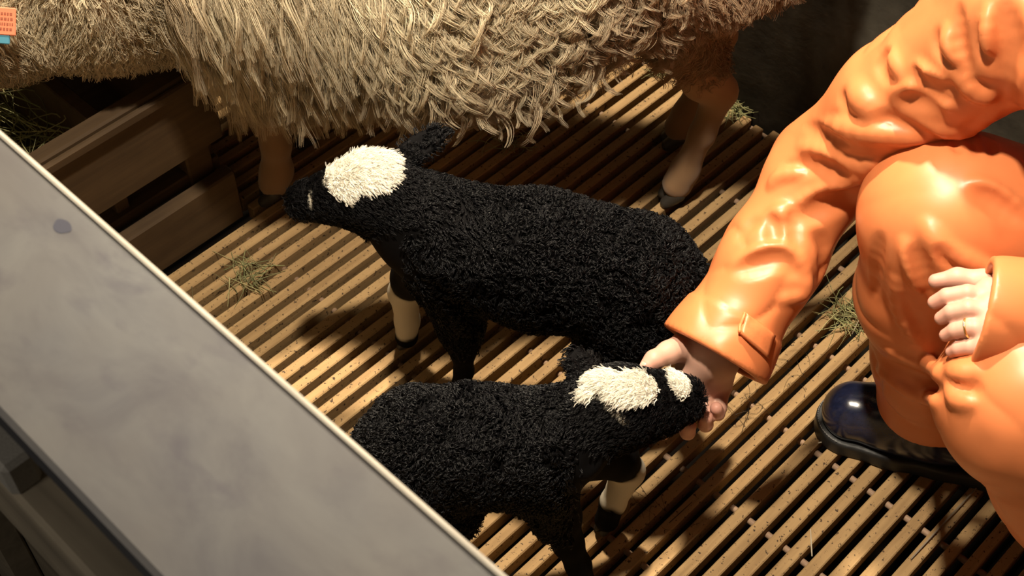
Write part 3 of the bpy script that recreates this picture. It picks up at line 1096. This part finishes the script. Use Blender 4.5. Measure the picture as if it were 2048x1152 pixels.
v, q = sdf_mesh(jacket_fn, (.12, .52, .18), (1.16, 1.2, 1.08), .0040)
jo = under(person, mesh_from('rain_jacket', v, q, M['orange']))
jo['label'] = 'orange rubber jacket'


# sleeve tab with its snap at the right cuff
def strip_on(fn, px, thick, name, mat, parent):
    """A flat tab lying on the garment, outline given by photograph pixels."""
    cx = np.mean([a for a, _ in px]); cy = np.mean([b_ for _, b_ in px])
    n = 9
    top = []; bot = []
    g_ = np.linspace(0, 1, n)
    A0, B0, C0, D0 = [np.array(a, float) for a in px]
    for u in g_:
        for w_ in g_:
            xy = (A0 * (1 - u) + B0 * u) * (1 - w_) + (D0 * (1 - u) + C0 * u) * w_
            h = hit(fn, *xy)
            nn = unit(grad(fn, h[None], .006))[0]
            lift = thick * (1 + .8 * (1 - u))
            top.append(h + nn * lift); bot.append(h + nn * .0002)
    vs_ = top + bot
    fs = []
    N2 = n * n
    for i in range(n - 1):
        for j in range(n - 1):
            a = i * n + j
            fs.append((a, a + 1, a + n + 1, a + n)); fs.append((N2 + a, N2 + a + n, N2 + a + n + 1, N2 + a + 1))
    ring = [i * n for i in range(n)] + [(n - 1) * n + j for j in range(1, n)] + [i * n + n - 1 for i in range(n - 2, -1, -1)] + [j for j in range(n - 2, 0, -1)]
    for k in range(len(ring)):
        a, b_ = ring[k], ring[(k + 1) % len(ring)]
        fs.append((a, N2 + a, N2 + b_, b_))
    me = mesh_from(name, np.array(vs_), fs, mat, True, None, parent)
    bm_fix(me)
    return me


def bm_fix(o):
    import bmesh
    bm = bmesh.new(); bm.from_mesh(o.data)
    bmesh.ops.recalc_face_normals(bm, faces=bm.faces)
    bm.to_mesh(o.data); bm.free()


tabo = strip_on(jacket_base, [(1489, 626), (1546, 672), (1534, 716), (1478, 668)], .004, 'cuff_tab', M['orange'], jo)
seam = MB()
pts = [hit(jacket_base, *xy) for xy in smooth_px([(1488, 626), (1480, 646), (1477, 668)], 4)]
pts = [a + unit(grad(jacket_base, a[None], .005))[0] * .0055 for a in pts]
seam.tube(pts, .0022, 8)
seam.build('tab_edge', M['orange_in'], jo, True)


def trousers_base(p):
    cr = crumple(p, .0035, 51, 13)
    rl = chain(p, [(HR, .125), (HR + (KR - HR) * .55 + V(0, 0, -.005), .102), (KR, .087), (KR + (AR - KR) * .35 + V(-.012, 0, 0), .076), (KR + (AR - KR) * .7 + V(.006, -.002, 0), .072), (AR + V(.012, -.002, .02), .068), (AR + V(.016, -.002, -.1), .068)], .04) + cr * np.clip((.47 - p[:, 2]) / .1, .25, 1)
    rl = smax(rl, (.100 + .18 * (p[:, 0] - .50)) - p[:, 2], .004)
    ll = chain(p, [(HL, .125), (HL + (KL - HL) * .55, .105), (KL, .090), (KL + (AL - KL) * .4, .080), (AL, .072), (AL + V(.0, 0, -.1), .072)], .04) + cr * .6
    ll = smax(ll, .085 - p[:, 2], .004)
    d = np.minimum(rl, ll)
    d = smin(d, ell(p, PEL + V(.02, 0, -.02), (.15, .19, .15)), .05)
    inn = cone(p, AR + V(.014, 0, .08), AR + V(.016, -.002, -.06), .060, .063)
    innL = cone(p, AL + V(0, 0, .08), AL + V(0, 0, -.06), .064, .067)
    return smax(d, -np.minimum(inn, innL), .002)


TF = [
    ([(1945, 366), (1985, 385), (2046, 422)], .013, .5, .014, 1), ([(1950, 384), (1990, 408), (2040, 440)], .012, .1, .014, -1),
    ([(1848, 448), (1868, 478), (1900, 520), (1930, 545)], .013, .5, .014, 1), ([(1882, 500), (1905, 522), (1935, 545)], .012, -.1, .012, -1),
    ([(1885, 490), (1930, 520), (1985, 545), (2040, 548)], .011, .5, .012, 1), ([(1760, 476), (1752, 520), (1748, 580)], .010, .1, .014, -1),
    ([(1808, 486), (1822, 530), (1838, 580)], .010, .35, .014, 1), ([(1830, 500), (1848, 545), (1870, 600)], .010, .1, .014, -1),
    ([(1912, 276), (1918, 300)], .007, .2, .01, -1), ([(1945, 276), (1952, 304)], .007, .2, .01, -1), ([(1978, 280), (1984, 306)], .007, .2, .01, -1),
    ([(1728, 668), (1744, 710), (1752, 752), (1760, 790)], .010, .1, .012, -1), ([(1722, 690), (1730, 740)], .010, .45, .012, 1),
    ([(1760, 722), (1810, 742), (1860, 770), (1885, 790)], .012, .0, .012, -1), ([(1752, 742), (1800, 772), (1850, 798), (1868, 806)], .011, .45, .012, 1),
    ([(1770, 700), (1830, 722), (1890, 752)], .011, .4, .012, 1), ([(1790, 560), (1800, 620), (1830, 680)], .010, .3, .016, 1),
    ([(1895, 735), (1920, 745), (1950, 742)], .012, .35, .012, 1), ([(1905, 775), (1930, 790), (1955, 778)], .010, .1, .010, -1),
    ([(1893, 770), (1912, 800), (1945, 806)], .010, .4, .012, 1),
]
trousers_fn = folded(trousers_base, TF)
v, q = sdf_mesh(trousers_fn, (.34, .60, .02), (1.14, 1.22, .62), .0042)
to = under(person, mesh_from('rain_trousers', v, q, M['orange']))
to['label'] = 'orange rubber trousers'


# boots
def boot(ankle, toe, name='boot'):
    fwd = unit((toe - ankle) * V(1, 1, 0)); M_ = frame(fwd)
    T = toe * V(1, 1, 0)
    def upper(p):
        d = chain(p, [(T - fwd * .047 + V(0, 0, .043), .0415), (T - fwd * .095 + V(0, 0, .050), .0425), (T - fwd * .17 + V(0, 0, .056), .042), (T - fwd * .235 + V(0, 0, .052), .041)], .02)
        sh = T - fwd * .138
        d = smin(d, chain(p, [(sh + V(0, 0, .07), .053), (sh - fwd * .006 + V(0, 0, .16), .053), (sh + V(.0, 0, .26) + (KR - AR) * .0, .052)], .02), .03)
        d = smax(d, .020 - p[:, 2], .004)
        crease = vnoise(p, 30, 77) * .0012
        return smax(d + crease, p[:, 2] - .18, .004)
    v, q = sdf_mesh(upper, np.minimum(T, T - fwd * .3) - .08 + V(0, 0, .08), np.maximum(T, T - fwd * .3) + .08 + V(0, 0, .2), .0042)
    b_ = under(person, mesh_from(name, v, q, M['boot']))
    def sole(p):
        d2 = chain(p * V(1, 1, 0), [((T - fwd * .0475), .0470), ((T - fwd * .11), .046), ((T - fwd * .17), .043), ((T - fwd * .235), .046)], .02)
        d = smax(d2, np.abs(p[:, 2] - .0125) - .0125, .004)
        return d
    v, q = sdf_mesh(sole, np.minimum(T, T - fwd * .3) - .08 - V(0, 0, .01), np.maximum(T, T - fwd * .3) + .08 + V(0, 0, .01), .004)
    so = mesh_from('sole', v, q, M['sole'], True, None, b_)
    # stitched welt round the toe
    mb = MB()
    for t in np.linspace(-1.25, 1.25, 30):
        c = T - fwd * .0475 + (fwd * math.cos(t) + M_[1] * math.sin(t)) * .0450 + V(0, 0, .0255)
        tn = -fwd * math.sin(t) + M_[1] * math.cos(t)
        mb.box(c, (.0014, .0005, .0004), tn, np.cross((0, 0, 1), tn))
    mb.build('welt_stitching', M['thread'], b_)
    return b_


M['thread'] = plain('grey_thread', (.22, .22, .22), .7, .2)
boot(AR, V(.415, 1.090, 0))
boot(AL, V(.615, .765, 0))


# body: trunk, limbs and head, with finely modelled hands
def body_sdf(p):
    d = chain(p, [(PEL + V(0, 0, -.02), .13), (V(.84, .92, .52), .125), (CHE + V(.02, 0, 0), .11), (V(.63, .91, .73), .075)], .05)
    d = smin(d, chain(p, [(SR + V(.05, -.02, .0), .05), (V(.61, .92, .73), .055), (SL, .052)], .03), .03)
    d = smin(d, chain(p, [(V(.63, .91, .74), .055), (NECK, .052), (HEAD + V(.03, 0, -.03), .05)], .02), .02)
    M_ = frame(unit(V(-.85, .1, -.52)))
    d = smin(d, ell(p, HEAD + V(.01, 0, .03), (.098, .075, .088), M_), .03)
    d = smin(d, ell(p, HEAD + M_[0] * .055 - M_[2] * .055, (.055, .054, .062), M_), .03)
    d = smin(d, cone(p, HEAD + M_[0] * .100 - M_[2] * .000, HEAD + M_[0] * .122 - M_[2] * .034, .008, .013), .01)
    d = smin(d, cone(p, HEAD + M_[0] * .104 - M_[2] * .066 + M_[1] * .02, HEAD + M_[0] * .104 - M_[2] * .066 - M_[1] * .02, .008, .008), .008)
    for s in (-1, 1):
        d = smin(d, ell(p, HEAD + M_[1] * s * .078 + M_[2] * .0, (.018, .009, .030), M_), .006)
        d = smax(d, -ell(p, HEAD + M_[0] * .098 + M_[1] * s * .031 - M_[2] * -.002, (.014, .015, .009), M_), .008)
    d = smin(d, chain(p, [(SR, .048), (ER, .040), (ER + (WR - ER) * .35, .040), (WR, .0285)], .02), .03)
    d = smin(d, chain(p, [(SL, .048), (EL, .040), (EL + (WL - EL) * .35, .039), (WL, .0275)], .02), .03)
    for h_, k_, a_ in ((HR, KR, AR), (HL, KL, AL)):
        d = smin(d, chain(p, [(h_, .088), (k_, .058), (k_ + (a_ - k_) * .35, .054), (a_, .034), (a_ + V(-.015, 0, -.05), .03)], .02), .04)
    return d


# right hand: palm up under the lamb's chin, thumb along its cheek
RH = dict(
    palm=[(WR + V(-.008, .004, .0), .0230, V(.1815, .958, .2360), .0125), (WR + V(-.003, .002, -.006), .0225, V(.207, .9655, .2330), .0125),
          (WR + V(.003, .001, -.010), .0225, V(.231, .972, .2320), .0125), (WR + V(.009, .001, -.012), .0215, V(.252, .981, .2330), .0125)],
    fingers=[
        [(V(.1815, .958, .236), .0100), (V(.178, .930, .228), .0092), (V(.176, .912, .236), .0086), (V(.175, .907, .250), .0076)],
        [(V(.207, .9655, .233), .0102), (V(.206, .931, .223), .0097), (V(.2055, .916, .231), .0092), (V(.206, .916, .245), .0084)],
        [(V(.231, .972, .232), .0100), (V(.2295, .942, .223), .0096), (V(.2275, .927, .231), .0092), (V(.2265, .927, .245), .0085)],
        [(V(.252, .981, .233), .0094), (V(.2475, .955, .225), .0088), (V(.2435, .942, .231), .0082), (V(.240, .941, .244), .0076)]],
    thumb=[(WR + V(-.012, .006, .004), .0215), (V(.2065, .998, .290), .0190), (V(.181, .976, .306), .0132), (V(.163, .961, .312), .0108), (V(.1555, .9545, .311), .0088)])


def hand_sdf(H, wrist, back):
    def f(p):
        d = None
        for a, ra, b_, rb in H['palm']:
            e = cone(p, a, b_, ra, rb)
            d = e if d is None else smin(d, e, .012)
        d = smin(d, chain(p, [(back, .027), (wrist, .0265)], .01), .014)
        for fg in H['fingers']:
            e = chain(p, fg, .0012)
            for (q0, r0), (q1, r1) in zip(fg[1:-1], fg[2:]):
                e = np.minimum(e, np.sqrt(((p - q0) ** 2).sum(1)) - r0 * 1.015)
            d = smin(d, e, .0045)
        d = smin(d, chain(p, H['thumb'], .006), .010)
        return d
    return f


LH = dict(
    palm=[(WL + V(0, .018, .002), .020, V(.474, .888, .526), .0130), (WL + V(0, .006, .003), .021, V(.470, .866, .528), .0130),
          (WL + V(0, -.006, .002), .020, V(.466, .845, .524), .0125), (WL + V(0, -.018, -.002), .018, V(.460, .826, .514), .0115)],
    fingers=[
        [(V(.480, .8775, .526), .0100), (V(.452, .8825, .527), .0096), (V(.434, .8855, .519), .0088), (V(.425, .8870, .508), .0073)],
        [(V(.476, .8570, .528), .0098), (V(.449, .8630, .527), .0094), (V(.435, .8660, .518), .0086), (V(.428, .8675, .507), .0071)],
        [(V(.472, .8390, .523), .0094), (V(.449, .8460, .519), .0089), (V(.437, .8495, .510), .0081), (V(.431, .8515, .500), .0067)],
        [(V(.466, .8230, .513), .0086), (V(.449, .8310, .507), .0080), (V(.440, .8350, .499), .0073), (V(.436, .8375, .491), .0061)]],
    thumb=[(V(.500, .897, .514), .0150), (V(.478, .9080, .515), .0122), (V(.452, .9150, .513), .0096), (V(.432, .9165, .506), .0076)])

parts_v, parts_f, parts_c = [], [], []
n0 = 0


def skin_color(p):
    n = vnoise(p, 40, 61)[:, None]
    c_ = np.tile(V(.50, .29, .22), (len(p), 1)) * (1 + .05 * n)
    return c_


def add_part(v, q, c_):
    global n0
    parts_v.append(v); parts_f.append(q + n0); parts_c.append(c_); n0 += len(v)


v, q = sdf_mesh(body_sdf, (.12, .55, .02), (1.16, 1.20, 1.20), .0085)
add_part(v, q, skin_color(v))
for H, w_, bk in ((RH, WR, WR - cuffdir * .05), (LH, WL, WL - cuffdirL * .05)):
    allp = np.array([a for a, *_ in H['palm']] + [a for f_ in H['fingers'] for a, _ in f_] + [a for a, _ in H['thumb']] + [bk])
    fn = hand_sdf(H, w_, bk)
    v, q = sdf_mesh(fn, allp.min(0) - .035, allp.max(0) + .035, .0017)
    c_ = skin_color(v)
    tips = [f_[-1] for f_ in H['fingers']] + [H['thumb'][-1]]
    for tp, tr_ in tips:                                   # pinker fingertips and knuckles
        k = np.clip(1 - np.linalg.norm(v - tp, axis=1) / .022, 0, 1)[:, None]
        c_ = c_ * (1 - k * .5) + V(.52, .20, .155) * k * .5
    for f_ in H['fingers']:
        for tp, tr_ in f_[1:3]:
            k = np.clip(1 - np.linalg.norm(v - tp, axis=1) / .012, 0, 1)[:, None]
            c_ = c_ * (1 - k * .25) + V(.50, .21, .16) * k * .25
    add_part(v, q, c_)
bo = under(person, mesh_from('body', np.concatenate(parts_v), np.concatenate(parts_f), M['skin'], True, np.concatenate(parts_c)))


# nails on the thumb and finger tips that show
def nail(tip, prev, r, up):
    x = unit(tip - prev); z = unit(up - (up @ x) * x)
    c = tip + x * r * .25 + z * r * .62
    v, q = sdf_mesh(lambda p: ell(p, c, (r * .95, r * .72, r * .42), np.stack([x, np.cross(z, x), z])), c - r * 1.4, c + r * 1.4, r * .16)
    under(person, mesh_from('fingernail', v, q, M['nail']))


M['nail'] = plain('nail', (.52, .31, .25), .35, .4)
nail(RH['thumb'][-1][0], RH['thumb'][-2][0], .0078, V(-.35, .35, 1))
nail(LH['thumb'][-1][0], LH['thumb'][-2][0], .0056, V(-.1, .3, 1))
# ring on the left ring finger
a_, b_ = LH['fingers'][2][1][0], LH['fingers'][2][2][0]
rc = a_ * .85 + b_ * .15; rx = unit(b_ - a_); ry = unit(np.cross(rx, V(0, 0, 1))); rz = np.cross(rx, ry)
mb = MB()
ringp = [rc + (ry * math.cos(t) + rz * math.sin(t)) * .0096 for t in np.linspace(0, 2 * math.pi, 33)]
mb.tube(ringp, .0012, 8, False)
under(person, mb.build('finger_ring', M['ring'], None, True))
# hair and eyes, above the frame
M_ = frame(unit(V(-.85, .1, -.52)))
v, q = sdf_mesh(lambda p: smax(ell(p, HEAD + V(.012, 0, .034), (.106, .083, .096), M_), (p - HEAD) @ M_[0] - .05 + .55 * ((p - HEAD) @ -M_[2]), .01) + .002 * vnoise(p, 60, 5), HEAD - .14, HEAD + .16, .006)
under(person, mesh_from('hair', v, q, M['hair']))
for s in (-1, 1):
    c = HEAD + M_[0] * .083 + M_[1] * s * .031 + M_[2] * .002
    v, q = sdf_mesh(lambda p: ell(p, c, (.0095, .0095, .0095)), c - .02, c + .02, .0025)
    under(person, mesh_from('eye', v, q, M['eye']))

# ------------------------------------------------------------------ hay and straw
rngh = np.random.default_rng(19)


def hay_paths(cen, n, ext, L, S=6, flat=.25, dirv=None, dspread=1.0, bend=.5):
    c = cen + (rngh.random((n, 3)) * 2 - 1) * ext
    if dirv is None:
        d = rngh.normal(size=(n, 3))
    else:
        d = dirv + rngh.normal(size=(n, 3)) * dspread
    d[:, 2] *= flat
    d = unit(d)
    b = unit(rngh.normal(size=(n, 3)) * V(1, 1, flat))
    ln = L * (.5 + rngh.random(n))[:, None, None]
    s = np.linspace(-.5, .5, S)[None, :, None]
    return c[:, None] + d[:, None] * s * ln + b[:, None] * (s ** 2) * ln * bend


def hay_cols(n):
    t = rngh.random((n, 1))
    return (V(.48, .44, .22) * t + V(.24, .27, .12) * (1 - t)) * (.6 + .7 * rngh.random((n, 1)))


n = 2600
pa = hay_paths(ab(.42, 1.565, .20), n, V(.30, .30, .06), .11, 7, .22, SA * -.2 + SB * .9, .55, .6)
rel = pa.mean(1)
ok = (rel @ SA > .26) & (rel @ SA < .58) & (rel @ SB > 1.40) & (rel @ SB < 1.72)
lim = pa.reshape(-1, 3)
pa = pa[ok]
aa = np.clip(pa @ SA, .252, .586); bb = np.clip(pa @ SB, 1.366, 1.762)
pa = aa[..., None] * SA + bb[..., None] * SB + np.stack([0 * aa, 0 * aa, np.maximum(pa[..., 2], .112)], -1)
tag(strands_mesh('hay', pa, .0006 + .0009 * rngh.random(len(pa)), hay_cols(len(pa)), M['hay']), 'green hay lying in the wooden feed trough', 'hay', kind='stuff')


def wisp(label, px, n, ext, L, flat=.2, dirv=None, spread=1.0, dark=1.0):
    c = at(px[0], px[1], .005)
    pa = hay_paths(c, n, V(ext, ext, .004), L, 6, flat, dirv, spread, .8)
    pa[..., 2] = np.maximum(pa[..., 2], .0012)
    tag(strands_mesh('hay_wisp', pa, .0005 + .0005 * rngh.random(n), hay_cols(n) * dark, M['hay']), label, 'hay', 'wisps of hay on the slats', 'stuff')


wisp('tangled wisp of hay on the slats between plank and lamb\'s nose', (497, 548), 46, .028, .05)
wisp('green tuft of hay on the slats left of the orange trouser leg', (1705, 628), 60, .026, .06)
wisp('small wisp of hay against the dark wall behind the ewe\'s hind leg', (1466, 218), 40, .02, .045)
wisp('wisp of hay where the slats end under the ewe', (1320, 142), 24, .016, .03)
wisp('thin scatter of hay on slats under the ewe\'s belly', (1010, 268), 34, .04, .035)


def hairs(label, px, n, ext):
    c = at(px[0], px[1], .0025)
    pa = hay_paths(c, n, V(ext, ext, .001), .035, 10, .02, None, 1.0, 1.6)
    pa[..., 2] = .0012
    tag(strands_mesh('wool_hair', pa, np.full(n, .00028), np.tile(V(.02, .014, .01), (n, 1)), M['hay']), label, 'hair', 'loose dark hairs on the slats', 'stuff')


hairs('curly dark hairs on slats beside the fingertips', (1490, 815), 14, .03)
hairs('curly dark hairs on slats below the nearer lamb\'s chest', (1290, 1020), 10, .03)
hairs('curly dark hairs on slats behind the standing lamb', (1060, 310), 12, .05)
hairs('curly dark hairs on slats in front of the boot', (1560, 720), 10, .04)


def stem(label, px0, px1, z0, z1, r, col, sag=0.0):
    a = at(px0[0], px0[1], z0); b_ = at(px1[0], px1[1], z1)
    t = np.linspace(0, 1, 8)[:, None]
    path = a * (1 - t) + b_ * t + V(0, 0, 1) * sag * np.sin(np.pi * t)
    tag(strands_mesh('straw_stem', path[None], np.array([r]), np.array([col]), M['hay'], None, .6, 5), label, 'straw', 'loose straws on the floor')


stem('short pale straw standing up between slats below the boot', (1624, 1112), (1621, 1058), .0, .034, .0011, V(.85, .80, .66))
stem('long grey straw lying along a gap at the lower right', (1822, 1118), (1985, 942), .002, .004, .0012, V(.30, .25, .19), .003)
stem('thin dark straw lying along a slat right of the nearer lamb', (1338, 1046), (1384, 1004), .002, .003, .0006, V(.05, .035, .02))
stem('thin straw upright in the slats beside the grey plank', (386, 612), (384, 574), .0, .03, .0006, V(.22, .19, .10))
stem('light straw beside the tuft of hay at the trouser leg', (1704, 668), (1722, 632), .002, .02, .0008, V(.5, .45, .33))
stem('short straw across the slats near the hand\'s fingertips', (1470, 830), (1500, 822), .001, .002, .0006, V(.06, .04, .025), .002)
stem('short pale straw lying on the lamb\'s side of the boot toe', (1636, 886), (1668, 884), .002, .004, .0010, V(.6, .55, .45), .003)
